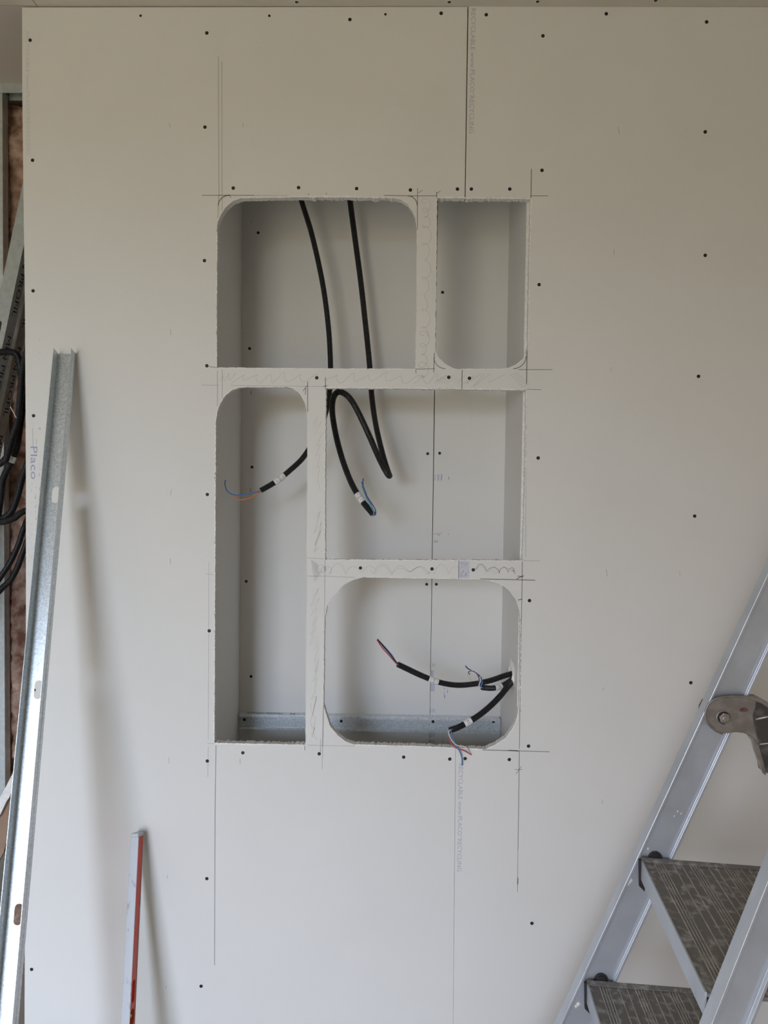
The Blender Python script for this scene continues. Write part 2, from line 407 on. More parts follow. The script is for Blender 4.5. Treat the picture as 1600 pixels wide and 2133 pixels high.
# torn paper and gypsum round the cable hole
mb = MB(); rnd = random.Random(3)
inner = [Vector((nx1+.001, y, z)) for y, z in ring]; k = len(inner)
mids, outer = [], []
for y, z in ring:
    c1, c2 = rnd.uniform(1.1, 1.25), rnd.uniform(1.3, 1.75); up = .012*max(0, (z-hy.z)/.02)
    mids.append(Vector((nx1-rnd.uniform(.003, .008), hy.y+(y-hy.y)*c1, hy.z+(z-hy.z)*c1+up*.6)))
    outer.append(Vector((nx1-.0004, hy.y+(y-hy.y)*c2, hy.z+(z-hy.z)*c2+up)))
mb.add(inner+mids+outer, [(r*k+i, r*k+(i+1) % k, (r+1)*k+(i+1) % k, (r+1)*k+i) for r in (0, 1) for i in range(k)])
mb.build('torn_paper_edge', 'torn', sbr)
MB().box((nx0-.013, TH+.0005, nz1), (nx1+.013, BD+.013, nz1+.013)).build('top_board', 'paper', wn)
MB().box((nx0-.013, TH+.0005, nz0-.013), (nx1+.013, BD+.013, nz0)).build('bottom_board', 'paper', wn)

# ---- screws
def make_screw_mesh():
    mb = MB()
    n = 16; R0, R1 = 0.0068, 0.0048
    prof = [(R0, -0.0002), (R1+.0004, -0.00045), (R1, 0.00005)]
    # pale dimple ring standing on the paper, dark countersunk head inside it
    rings = []
    for r, y in prof[:2]:
        rings.append([Vector((r*math.cos(2*math.pi*j/n), y, r*math.sin(2*math.pi*j/n))) for j in range(n)])
    mb.add(rings[0]+rings[1], [(j, (j+1) % n, n+(j+1) % n, n+j) for j in range(n)], 1)
    head = [Vector((R1*math.cos(2*math.pi*j/n), -0.0007, R1*math.sin(2*math.pi*j/n))) for j in range(n)]
    mid = [Vector((R1*.5*math.cos(2*math.pi*j/n), -0.0004, R1*.5*math.sin(2*math.pi*j/n))) for j in range(n)]
    k = n
    mb.add(head+mid, [(j, (j+1) % k, k+(j+1) % k, k+j) for j in range(k)]+[tuple(range(k, 2*k))], 0)
    me = bpy.data.meshes.new('screw'); me.from_pydata(mb.v, [], mb.f)
    me.materials.append(MT['screw']); me.materials.append(MT['dimple'])
    me.polygons.foreach_set('material_index', mb.m); me.update()
    return me
SCREW = make_screw_mesh()
def screw(p, parent, rot=None, s=1.0):
    o = bpy.data.objects.new('screw', SCREW); link(o, parent); o.location = Vector(p)-origin(parent)
    if rot: o.rotation_euler = rot
    o.scale = (s, s, s)
    return o
for q in [(63,84),(293,33),(561,33),(729,41),(803,30),(919,28),(1013,31),(1263,29),(1472,46),(431,69),(1131,75),(427,265),(1469,275),(68,334),(1129,355),(486,392),(622,391),(743,393),(855,396),(953,394),(982,394),(1062,394),(426,543),(1469,532),(69,606),(1123,593),(431,762),(660,787),(935,786),(978,788),(1455,784),(70,866),(1121,954),(432,1030),(1447,1075),(73,1167),(751,1183),(900,1185),(986,1187),(1103,1251),(436,1314),(1439,1422),(71,1437),(432,1585),(506,1568),(665,1570),(841,1577),(937,1581),(969,1580),(1061,1582),(1101,1554),(431,1830),(1108,1923),(66,2019),(419,2054)]:
    p = P(*q); screw(p, on_board(p.x, p.z), s=0.72 if q in ((293,33),(561,33),(803,30)) else 1.0)
for q in [(538,485),(520,726),(525,973),(513,1211),(523,1409),(891,945),(889,1217)]:
    screw(P(*q, BD), back_l)
for q in [(922,609),(916,944),(909,1217)]:
    screw(P(*q, BD), back_r)
def on_ceiling(px, py):
    d = FWD*FPX + RGT*(px-800) - UPV*(py-1066.5); return CAM + d*((ZC-CAM.z)/d.z)
for q in [(618,4),(936,4),(1120,3),(1366,1)]:
    screw(on_ceiling(*q), cb, rot=(math.radians(90), 0, 0))

# ---- pencil marks on the boards
def pencil(pts, w=1.3, soft=False, name='pencil_line', y=0.0, parent=None):
    q = [P(*a, y) for a in pts]
    par = parent or on_board(q[0].x, q[0].z)
    mb = MB(); ribbon(mb, q, w*PXM)
    return mb.build(name, ('pencil_pale' if name == 'pencil_scribble' else 'pencil_soft') if soft else 'pencil', par, recalc=False)
D_, S_ = False, True
for pts, w, so in [
    ([(455,117),(456,410)],1.4,S_),([(455.5,410),(454,455)],1.4,S_),([(462,128),(463,440)],1.3,S_),
    ([(421,407),(530,407)],1.3,D_),([(530,407),(600,408)],.9,S_),
    ([(800,407),(845,408),(910,408)],1.2,D_),([(870,392),(869.5,480)],1.2,D_),([(909.5,400),(910,412)],1.5,D_),
    ([(1107,352),(1106,412)],1.7,D_),([(1106,408),(1142,408)],1.3,D_),
    ([(905,735),(903.5,776)],1.3,D_),([(1098,728),(1097,800)],1.9,D_),([(1080,770),(1151,770)],1.2,D_),([(866,769),(906,768)],1.1,D_),
    ([(431,763),(453,766)],1.1,D_),([(453,772),(453,846)],1.4,S_),([(463,770),(463,830)],1.2,S_),
    ([(421,802),(456,803)],1.0,S_),([(641,795),(641,858)],1.4,D_),([(678,786),(678,810)],1.4,D_),([(480,803),(678,805)],.8,S_),
    ([(1098,811),(1128,812)],1.0,D_),([(1096,811),(1095,1160)],.8,S_),([(866,769),(867,778)],1.2,D_),
    ([(430,1196),(445,1197)],.9,S_),([(640,1162),(678,1164)],.8,S_),([(640,1200),(680,1200),(740,1203)],1.0,S_),
    ([(677,1166),(676,1290)],1.1,S_),([(674,1470),(672,1555)],1.2,D_),([(672,1555),(671,1602)],1.2,S_),([(668,1540),(667,1575)],1.2,S_),
    ([(1088,1170),(1087,1250),(1084,1400),(1082,1560)],1.2,D_),([(1000,1206),(1115,1208.5)],1.7,D_),([(1090,1168),(1125,1168)],1.0,S_),
    ([(1082,1480),(1086,1480.5)],1.,D_),
    ([(450,1552),(448,1700),(447,2010)],1.1,D_),([(432,1548),(446,1549)],1.0,S_),([(434,1555),(433,1618)],1.0,S_),([(435,1170),(434,1540)],.7,S_),
    ([(640,1552),(740,1554)],1.0,S_),([(1005,1562),(1082,1564)],1.5,D_),([(1060,1563),(1080,1564)],2.2,D_),([(1082,1564),(1145,1566)],1.3,D_),
    ([(1082,1564),(1081,1640),(1079,1770)],1.2,D_),([(1079,1770),(1078,1858)],.8,D_),([(1079,1828),(1078.5,1842)],2.0,D_),
    ([(1073,1603),(1088,1603)],1.1,D_),([(1075,1612),(1086,1596)],1.0,D_),
    ([(635,1553),(635,1563)],1.2,D_),([(500,1580),(500,1592)],1.3,S_),
    ([(631,815),(640,803)],1.2,D_),([(637,806),(636,822)],1.3,D_),([(673,805),(682,803)],1.4,D_),
    ([(1076,1206),(1091,1199)],1.8,D_),([(1078,1200),(1090,1201)],1.6,D_),([(1079,1250),(1088,1248)],1.8,D_),
    ([(477,405),(481,412)],1.2,D_),([(643,403),(642.5,407)],1.2,D_),([(680,402),(680,406)],1.2,D_),
    ([(872,402),(880,396)],1.1,D_),([(911,402),(918,398)],1.1,D_),
    ([(353,256),(355,266)],1.2,S_),([(507,256),(506,265)],1.2,S_),([(1288,264),(1290,280)],1.2,S_),([(1279,520),(1279,531)],1.2,S_),
    ([(355,686),(356,698)],1.2,S_),([(357,1020),(355,1032)],1.2,S_),([(355,1163),(355,1176)],1.2,S_),([(352,1578),(352,1590)],1.2,S_),([(349,1822),(348,1830)],1.3,S_),([(347,2052),(345,2060)],1.2,S_),
    ([(1263,1186),(1265,1201)],1.3,S_),([(1416,1190),(1416,1199)],1.0,S_),([(1258,1432),(1256,1438)],1.3,S_),([(1255,1665),(1254,1674)],1.2,S_),([(1273,765),(1273,775)],1.1,S_),([(83,1015),(82,1022)],1.,S_),
  ]:
    pencil(pts, w, so)
def arc(cx, cy, rx, ry, a0, a1, n=12):
    return [(cx+rx*math.cos(math.radians(a0+(a1-a0)*i/n)), cy+ry*math.sin(math.radians(a0+(a1-a0)*i/n))) for i in range(n+1)]
pencil(arc(477, 428, 22, 21, 180, 270), 1.8, name='pencil_arc')
pencil(arc(850, 428, 19, 20, 270, 360), 1.8, name='pencil_arc')
pencil(arc(928, 744, 24, 24, 180, 90), 1.4, name='pencil_arc')
pencil(arc(1069, 742, 27, 26, 0, 90), 1.6, name='pencil_arc')
rs = random.Random(11)
def zig(x0, x1, ytop, ybot, step, soft=True, w=0.9):
    x = x0; pts = []
    while x < x1:
        pts += [(x, ybot-rs.uniform(0, 7)), (x+step*.75+rs.uniform(-2, 6), ytop+rs.uniform(0, 9)), (x+step*.8, ytop+12)]
        x += step+rs.uniform(-4, 8)
    q = spline([P(*a) for a in pts], 0.004)
    mb = MB(); ribbon(mb, q, w*PXM)
    return mb.build('pencil_scribble', 'pencil_pale', on_board(q[0].x, q[0].z), recalc=False)
zig(458, 480, 774, 796, 9); zig(482, 650, 774, 799, 30); zig(672, 860, 774, 800, 34); zig(862, 935, 776, 800, 24)
for i in range(7):
    x = 905+i*8; pencil([(x, 800-rs.uniform(0,6)), (x+16, 778+rs.uniform(0,10))], .8, S_, 'pencil_scribble')
pencil([(965,800),(988,782),(972,799),(1000,780),(1010,778),(985,806),(1022,778),(1018,797),(1052,780)], .9, S_, 'pencil_scribble')
for i in range(7):
    x = 1062+i*4; y = 777+i*4; pencil([(x, y+5), (x+18, y-2)], .9, S_, 'pencil_scribble')
def loops(path, amp, freq, w=0.9, soft=True, ph=0.0, skew=1.0, name='pencil_scribble'):
    """looping scribble along a pixel segment"""
    (x0, y0), (x1, y1) = path; L = math.hypot(x1-x0, y1-y0); ux, uy = (x1-x0)/L, (y1-y0)/L
    n = max(16, int(freq*22)); pts = []
    for i in range(n+1):
        t = i/n; a = 2*math.pi*freq*t+ph
        am = amp*(0.75+0.35*math.sin(2.3*t*freq))
        s = t*L + am*skew*math.cos(a); c = am*math.sin(a)
        pts.append((x0+ux*s-uy*c, y0+uy*s+ux*c))
    return pencil(pts, w, soft, name)
loops([(886,415),(890,470)], 9, 3.3, 1.0); loops([(888,470),(890,545)], 9, 2.2, 1.0, ph=1); loops([(889,545),(886,640)], 9, 2.6, 1.0, ph=2)
loops([(886,640),(887,700)], 9, 1.7, 1.0, ph=.5); loops([(884,690),(882,790)], 10, 4.6, 1.0)
zz = [(652,885),(662,868),(656,892),(670,878),(655,905),(672,900),(660,930),(668,925),(658,950),(667,945),(661,975),(666,970),(662,1000),(667,1020)]
pencil(zz, .8, S_, 'pencil_scribble')
pencil([(660,1075),(667,1065),(655,1110),(670,1088),(656,1135),(668,1105),(654,1150),(664,1140)], .9, S_, 'pencil_scribble')
for i in range(9): pencil([(648+i*1.5, 1165+i), (656+i*1.4, 1212-i*2)], .7, S_, 'pencil_scribble')
loops([(664,1186),(684,1186)], 8, 3.2, 1.0); loops([(684,1186),(780,1186)], 11, 2.9, .9, ph=1, skew=.45); loops([(780,1186),(900,1186)], 11, 3.1, .9, ph=2, skew=.45)
loops([(770,1188),(900,1187)], 8, 3.5, .8, ph=0, skew=.35); loops([(900,1187),(955,1186)], 10, 1.8, .8, ph=.7, skew=.4)
pencil([(991,1186),(997,1177),(1003,1175),(1010,1181),(1014,1190),(1020,1184),(1030,1181),(1038,1187),(1041,1193),(1039,1194),(1043,1185),(1050,1181),(1056,1184),(1059,1193),(1061,1185),(1067,1182),(1072,1186),(1070,1190),(1065,1188),(1069,1187),(1073,1195)], 1.1, D_, 'pencil_scribble')
pencil([(990,1189),(999,1180),(1008,1182),(1015,1193),(1024,1186),(1033,1196),(1037,1188)], .8, S_, 'pencil_scribble')
zg = []
for i in range(16):
    y = 1225+i*20; zg += [(650+rs.uniform(-3,4)-i*.4, y+18), (662+rs.uniform(-2,4)-i*.4, y)]
pencil(zg[:12], .6, S_, 'pencil_scribble')
pencil([(661,1335),(656,1352),(664,1345),(655,1378),(663,1372),(656,1400),(662,1392)], .7, S_, 'pencil_scribble')
pencil([(665,1375),(660,1395),(652,1420),(660,1412),(656,1440),(648,1458),(658,1450)], .8, S_, 'pencil_scribble')
pencil([(646,1465),(652,1492),(655,1470),(660,1450),(646,1505),(653,1520),(657,1490)], .8, S_, 'pencil_scribble')
pencil([(648,1528),(663,1545),(652,1525),(656,1515),(650,1535)], 1.0, S_, 'pencil_scribble')
# strokes on the niche back wall
pencil([(524,457),(523,466)], 1.3, S_, y=BD, parent=back_l); pencil([(523,814),(523,822)], 1.4, D_, y=BD, parent=back_l)
pencil([(522,1017),(521,1025)], 1.4, D_, y=BD, parent=back_l)

# ---- print along the board edges
DN, RT = Vector((0, 0, -1)), Vector((1, 0, 0))
def print_down(s, px, py0, py1, hpx, m, parent, y=0.0, lift=.0004, name='printed_lettering'):
    a = P(px, py0, y)+Vector((0, -lift, 0)); b = P(px, py1, y)
    k = (y-CAM.y)/FPX
    return text(name, s, a, DN, RT, (a-b).length, m, parent, hpx*k)
def tint(px0, py0, px1, py1, parent, y=0.0, m='ink_band'):
    a, b, c, d = P(px0, py0, y), P(px1, py0, y), P(px1, py1, y), P(px0, py1, y)
    return MB().add([q+Vector((0, -.0002, 0)) for q in (a, b, c, d)], [(0, 1, 2, 3)]).build('printed_band', m, parent, recalc=False)
print_down('RECYCLABLE www.PLACO\u00b0RECYCLING', 982, 18, 278, 9.5, 'ink', br)
print_down('RECYCLABLE www.PLACO\u00b0RECYCLING', 956, 1590, 1815, 9.5, 'ink', br)
print_down('RECYCLABLE www.PLACO\u00b0RECYCLING', 54, 66, 322, 8.0, 'ink_band', bl)
print_down('Placo', 64, 930, 998, 14, 'ink_blue', bl)
def marks(x0, y0, x1, y1, n, m, parent, y=0.0, name='printed_marks', vert=True):
    rn = random.Random(int(x0*y0)); mb = MB()
    for i in range(n):
        a = (rn.uniform(x0, x1), rn.uniform(y0, y1)); L = rn.uniform(2, 6)
        q = [a, (a[0]+rn.uniform(-.6, .6), a[1]+L)] if (vert or rn.random() < .5) else [a, (a[0]+L*.6, a[1]+rn.uniform(-.5, .5))]
        ribbon(mb, [P(*c, y) for c in q], 1.0*PXM)
    return mb.build(name, m, parent, recalc=False)
pencil([(68,892),(69,930)], .8, S_); pencil([(76,914),(76,926)], .8, S_)
for x, y0, y1, n in ((60, 1015, 1240, 22), (66, 1005, 1170, 22), (74, 1008, 1150, 20), (82, 945, 1000, 9), (82, 700, 780, 8), (82, 880, 900, 4), (79, 1145, 1160, 2)):
    marks(x-1.5, y0, x+1.5, y1, n, 'ink_band' if x != 74 else 'ink', bl, vert=False)
tint(956, 1168.5, 978, 1204.5, br); marks(959, 1170, 976, 1178, 10, 'ink_blue', br, vert=False); marks(958, 1188, 976, 1200, 14, 'ink_blue', br)
pencil([(955.8,1168),(955.4,1206)], 1.2, D_)
loops([(960,1187),(972,1187)], 7, 1.4, .9)
def bars(xs, y0, y1, m='ink_blue', w=1.2):
    mb = MB()
    for x in xs: ribbon(mb, [P(x, y0, BD), P(x-.4, y1, BD)], w*PXM*1.15)
    return mb.build('printed_bars', m, back_r, recalc=False)
bars((906,912,914.5,919,921), 988, 1001); bars((902,906), 1382, 1388); bars((898.5,902), 1396, 1440, w=1.8); bars((905,), 1415, 1440); bars((897.5,901.5,905), 1476, 1484)
bars((896.5,900,904), 1521, 1536, w=1.5); bars((896.5,900,904), 1540, 1550, w=1.5)
marks(934, 990, 937, 998, 3, 'ink_blue', back_r, BD); marks(925, 1428, 927, 1450, 8, 'ink_blue', back_r, BD); marks(931, 1430, 933, 1444, 5, 'ink_band', back_r, BD)
marks(903, 1110, 935, 1112, 7, 'pencil', back_r, BD, vert=False); marks(903, 1126, 916, 1128, 5, 'pencil', back_r, BD, vert=False)
marks(923, 1525, 926, 1546, 5, 'ink', back_r, BD)
# ---- white plaster scuffs
def scuff(pts, w, y=0.0, parent=None):
    q = [P(*a, y) for a in pts]; mb = MB(); ribbon(mb, spline(q, .004), w*PXM)
    return mb.build('plaster_scuff', 'scuff', parent or on_board(q[0].x, q[0].z), recalc=False)
scuff([(82,77),(81,91)], 1.8); scuff([(1398,44),(1422,40)], 2.6); scuff([(1462,36),(1480,34)], 1.4); scuff([(1500,33),(1508,31)], 1.8)
scuff([(990,436),(984,458),(979,478)], 2.4, BD, back_r); scuff([(1018,541),(1025,537)], 4, BD, back_r); scuff([(984,700),(978,765)], 1.2, BD, back_r); scuff([(989,692),(984,765)], 1.0, BD, back_r)
scuff([(971,812),(971,842)], 1.4, BD, back_r); scuff([(985,848),(981,880),(979,905)], 3.0, BD, back_r); scuff([(978,1008),(981,1015)], 3, BD, back_r); scuff([(980,1090),(980,1095)], 2, BD, back_r); scuff([(895,912),(899,915)], 1.5, BD, back_r)
scuff([(944,1340),(949,1344)], 6, BD, back_r)

# ---- recess to the left: stud wall with mineral wool
RY = 0.40
wr = structure(empty('wall_recess'), 'open stud wall recess filled with mineral wool')
MB().box((XL, 0.60, 0), (XR, 0.75, ZC)).build('masonry', 'room', wr)

def channel(t, A, B, wdir, ddir, width, depth, th=0.0010, holes=(), m='galv', lips=0.0, groove=True):
    """U profile from A to B: web with punched holes plus two flanges; wdir across the web, ddir from web to open side"""
    A, B = Vector(A), Vector(B); ax = (B-A).normalized(); L = (B-A).length
    w = (wdir-ax*wdir.dot(ax)).normalized(); d = ax.cross(w)
    if d.dot(ddir) < 0: d = -d
    hs = []
    for (s, c, hl, hw) in holes:                 # along, across, length, width
        r = hw/2*.95; q = []
        for (cx, cy, a0) in ((s+hl/2-r, c+hw/2-r, 0), (s-hl/2+r, c+hw/2-r, 90), (s-hl/2+r, c-hw/2+r, 180), (s+hl/2-r, c-hw/2+r, 270)):
            for i in range(6):
                a = math.radians(a0+i*18); q.append((cx+r*math.cos(a), cy+r*math.sin(a)))
        hs.append(q)
    mb = MB(); plate(mb, [(0, 0), (L, 0), (L, width), (0, width)], hs, lambda p: A+ax*p[0]+w*(p[1]-width/2), -d, th, 0, 0)
    mb.build('web', m, t)
    for sgn in (-1, 1):
        g = 0.0012 if groove else 0
        sec = [(0, 0), (depth*.35, 0), (depth*.45, -g), (depth*.55, -g), (depth*.65, 0), (depth, 0)]
        o = A+w*sgn*width/2
        poly = [(p, q) for p, q in sec]+[(p, q+th) for p, q in reversed(sec)]
        mb = MB(); mb.extrude([(p, q*sgn) for p, q in poly], o-d*th, d, w, ax, L)
        if lips:
            mb.extrude([(depth-th, 0), (depth, 0), (depth, -sgn*lips), (depth-th, -sgn*lips)], o, d, w, ax, L)
        mb.build('flange', m, t)
    return ax, w, d

# wall frame of the recess
sxr = P(8.5, 1200, RY).x
t = tag(empty('metal_stud', (sxr-.025, RY, 0)), 'upright galvanised stud at the left edge, in front of the mineral wool', 'metal stud', 'recess wall studs')
channel(t, (sxr-.025, RY, 0.002), (sxr-.025, RY, ZC-.02), RT, YV, .05, .035, m='galv_dull')
t = tag(empty('metal_track', (-1.6, RY-.004, ZC-.03)), 'horizontal galvanised track under the recess ceiling, above the mineral wool', 'metal track')
channel(t, (XL+.01, RY+.02, ZC-.0015), (-0.55, RY+.02, ZC-.0015), YV, Vector((0, 0, -1)), .048, .030, m='galv_dull', groove=False)
# mineral wool batt
mb = MB(); x0, x1, z0, z1 = sxr-.40, -0.60, 0.0, ZC-.035; nxs, nzs = 110, 300
vs = []
for i in range(nzs+1):
    for j in range(nxs+1):
        x = x0+(x1-x0)*j/nxs; z = z0+(z1-z0)*i/nzs
        q = Vector((x, z, 0))
        h = .030*noise.noise(q*9)+.022*noise.noise(q*23+Vector((5, 1, 2)))+.012*noise.noise(q*55)+.006*noise.noise(q*120)
        h += .02*abs(noise.noise(q*14+Vector((1, 9, 4))))
        vs.append(Vector((x, max(RY+.052-h, RY+.040) if x < sxr+.006 else RY+.052-h, z)))
W1 = nxs+1
mb.add(vs, [(i*W1+j, i*W1+j+1, (i+1)*W1+j+1, (i+1)*W1+j) for i in range(nzs) for j in range(nxs)])
mb.box((x0, RY+.12, z0+.001), (x1, RY+.19, z1))
wo = mb.build('mineral_wool_batt', 'wool', None, smooth=True)
tag(wo, 'lumpy brown mineral wool insulation between the recess studs', 'insulation')

# ================================================================== things
# ---- galvanised rail inside the niche
ra, rb = P(503, 1502, BD-.001), P(1034, 1503, BD-.001)
rz = (ra.z+rb.z)/2
t = tag(empty('metal_rail', ((ra.x+rb.x)/2, BD, rz)), 'galvanised steel rail screwed low across the back of the niche', 'metal rail')
A, B = Vector((nx0+.006, BD-.0015, rz)), Vector((nx1-.004, BD-.0015, rz))
def along(px): return P(px, 1502, BD).x-A.x
channel(t, A, B, Vector((0, 0, 1)), Vector((0, -1, 0)), .046, .030, holes=[(along(562), .032, .042, .016), (along(880), .030, .042, .018)], m='galv_rail_lit', lips=.006)
for c in list(t.children):
    if c.name.startswith('flange'): pass
for q in [(509,1499),(711,1502),(902,1503),(1028,1503)]:
    screw(P(*q, BD-.0026), t)
screw(P(884, 1496, BD), back_l)
fl_top = rz+.023+.0011
text('stamped_lettering', 'PROFIL MINCE', Vector((A.x+.135, BD-.008, fl_top+.0004)), Vector((-1, 0, 0)), Vector((0, -1, 0)), .115, 'black_ink', t, .014)
text('stamped_lettering', 'N', Vector((A.x+.175, BD-.008, fl_top+.0004)), Vector((-1, 0, 0)), Vector((0, -1, 0)), .014, 'black_ink', t, .014)

# ---- corrugated conduits
def conduit(name, label, path, r=.0083, sleeves=(), wires=(), group=None, pitch=.0042, hollow=True):
    pts = spline([P(a, b, y) for a, b, y in path], pitch/4)
    if name:
        t = empty(name, pts[0]); tag(t, label, 'conduit', group)
    rad = [r if i % 4 < 2 else r-.0011 for i in range(len(pts))]
    mb = MB(); mb.tube(pts, rad, 12, cap=False)
    # open mouth with a dark bore
    tdir = (pts[-1]-pts[-4]).normalized()
    m2 = [pts[-1], pts[-1]-tdir*.0008, pts[-1]-tdir*.012]
    mb.tube([m2[0], m2[1], m2[2]], [r, r*.72, r*.70], 12)
    mb.disc(pts[0], (pts[0]-pts[3]).normalized(), r-.001, .0008, 12)
    mb.build('sheath', 'conduit', t, smooth=False)
    for (s0, s1, txt) in sleeves:                 # arc positions from the free end
        i1 = len(pts)-1-int(s0/(pitch/4)); i0 = len(pts)-1-int(s1/(pitch/4))
        seg = pts[i0:i1+1:2]
        sl = MB().tube(seg, r+.0009, 16).build('label_sleeve', 'sticker', t, smooth=True)
        c = pts[(i0+i1)//2]; ax = (pts[i1]-pts[i0]).normalized()
        view = (CAM-c).normalized(); view = (view-ax*view.dot(ax)).normalized(); across = ax.cross(view)
        if txt:
            th = .0075
            for row, (s, h, o) in enumerate(txt):
                L = len(s)*h*.62
                # lettering wraps flat near the crown of the sleeve
                txo = text('label_lettering', s, c+ax*(o+h/2)+view*(r+.0014)+across*(-L/2), across, -ax, L, 'black_ink', sl, h)
    for (col, wr_, wp) in wires:
        q = spline([Vector(p) if len(p) == 3 and isinstance(p, Vector) else P(*p) for p in wp], .003)
        MB().tube(q, wr_, 7).build('wire', col, t, smooth=True)
    return t
LBL1 = (('13-2', .0055, 0.0), ('a a', .003, -.011), ('u u', .003, .011))
conduit('electrical_conduit', 'black corrugated conduit in the left openings with a blue and an orange wire', [(612,360,.24),(627,415,.24),(650,490,.24),(672,590,.235),(684,680,.23),(688.5,760,.22),(687,812,.21),(681,850,.20),(668,890,.18),(650,925,.165),(630,955,.15),(605,979,.135),(575,1003,.12),(543,1022,.11)],
        sleeves=[(.046, .081, LBL1)],
        wires=[('blue', .0016, [(556,1015,.115),(541,1023,.11),(520,1028,.10),(497,1031,.09),(484,1030,.085),(473,1022,.08),(469,1010,.075),(469,1003,.075),(472,998,.075)]),
               ('orange', .0016, [(556,1017,.115),(541,1025,.11),(530,1033,.105),(515,1039,.10),(500,1041,.10),(492,1038,.10),(488,1033,.10),(488,1028,.10)])], group='conduits in the niche')
conduit('electrical_conduit', 'black corrugated conduit folded into a tall loop in the centre right opening', [(722,350,.27),(729,415,.27),(740,500,.27),(752,590,.27),(763,690,.265),(770,760,.26),(775,830,.255),(784,890,.25),(797,945,.24),(808,982,.22),(811.5,991,.18),(806,985,.14),(790,955,.115),(768,905,.10),(746,858,.10),(729,830,.105),(714,818,.11),(703,817,.12),(695,828,.13),(692,850,.135),(695,880,.14),(703,920,.14),(716,965,.135),(733,1008,.125),(752,1040,.11),(777,1071,.09)], r=.0090,
        sleeves=[(.046, .078, (('13-22', .0048, 0.0), ('a v', .003, -.010), ('u u', .003, .009)))],
        wires=[('navy', .0014, [(768,1062,.10),(778,1073,.085),(783,1066,.08),(778,1054,.08),(766,1036,.08),(762,1026,.08),(757,1013,.085),(756,1004,.09),(757,996,.09)]),
               ('blue', .0014, [(768,1062,.10),(777,1074,.085),(778,1064,.08),(771,1048,.08),(763,1034,.08),(759,1022,.08),(755,1010,.085),(753,1003,.09)]),
               ('teal', .0012, [(768,1062,.10),(777,1075,.085),(778,1066,.08),(769,1050,.08),(761,1032,.08),(756,1018,.085),(752,1011,.09)]),
               ('purple', .0013, [(768,1062,.10),(780,1073,.085),(783,1068,.082),(780,1058,.08),(772,1046,.08),(764,1032,.08)])], group='conduits in the niche')
hx = nx1
def mid(px, py): return (px, py, hy.y)
conduit('electrical_conduit', 'black corrugated conduit running left across the lower right opening, red and blue wires', [(1083,1398,hy.y+.016),(1072,1402,hy.y+.016),(1050,1408,.145),(1020,1418,.15),(985,1425,.16),(950,1427,.165),(915,1421,.165),(880,1408,.155),(850,1394,.14),(829,1384,.13)], r=.0086,
        sleeves=[(.105, .138, (('11V', .006, 0), ('u:', .003, -.010), ('i i', .003, .010)))],
        wires=[('red', .0017, [(840,1389,.135),(827,1383,.125),(810,1364,.11),(797,1350,.10),(785,1332,.09)]),
               ('blue', .0016, [(840,1389,.135),(828,1382,.125),(816,1364,.11),(802,1348,.102),(791,1336,.095)]),
               ('blackw', .0016, [(840,1387,.135),(827,1380,.123),(812,1362,.107),(798,1346,.096),(786,1330,.09)])], group='conduits in the niche')
conduit('electrical_conduit', 'short black conduit stub at the right cable hole with wires curling upwards', [(1084,1403,hy.y-.006),(1073,1410,hy.y-.006),(1063,1418,hy.y-.012),(1045,1429,.100),(1025,1433.5,.085),(1004,1432,.068)], r=.0078,
        sleeves=[(.046, .069, (('13', .006, 0),))],
        wires=[('white', .0015, [(1012,1433,.074),(1002,1432,.064),(998,1428,.06),(1001,1418,.06),(999,1408,.065),(992,1400,.07),(984,1396,.07),(976,1397,.07),(973,1402,.07),(976,1410,.075),(981,1418,.08)]),
               ('navy', .0017, [(1012,1432,.074),(1004,1430,.062),(1003,1420,.06),(999,1408,.065),(990,1400,.07),(979,1395,.07),(973,1391,.07),(969,1386,.07)]),
               ('purple', .0015, [(1012,1432,.074),(1000,1430,.062),(998,1422,.06),(998,1412,.063),(992,1402,.068),(983,1397,.07),(976,1400,.07),(979,1406,.07)]),
               ('blue', .0017, [(1012,1434,.074),(1002,1430,.06),(1005,1421,.06),(1002,1410,.066)])], group='conduits in the niche')
conduit('electrical_conduit', 'black corrugated conduit curving down to the lower edge, red, white and blue wires hanging', [(1084,1407,hy.y-.022),(1073,1414,hy.y-.024),(1058,1430,.082),(1042,1450,.07),(1020,1472,.055),(995,1492,.042),(970,1507,.032),(952,1516,.024),(937,1521,.016)], r=.0088,
        sleeves=[(.046, .069, (('13', .006, 0),))],
        wires=[('white', .0014, [(950,1517,.022),(937,1521,.008),(935,1528,.002),(940,1540,-.004),(948,1550,-.008),(958,1554,-.010),(966,1555,-.010),(973,1559,-.009),(979,1570,-.006)]),
               ('red', .0015, [(950,1517,.022),(938,1522,.010),(936,1535,.004),(941,1549,-.003),(950,1558,-.006),(965,1563,-.006),(975,1568,-.006),(983,1573,-.006)]),
               ('blue', .0016, [(950,1517,.022),(940,1521,.008),(943,1535,0),(950,1553,-.008),(957,1564,-.010),(962,1578,-.008),(963,1595,-.005)])], group='conduits in the niche')

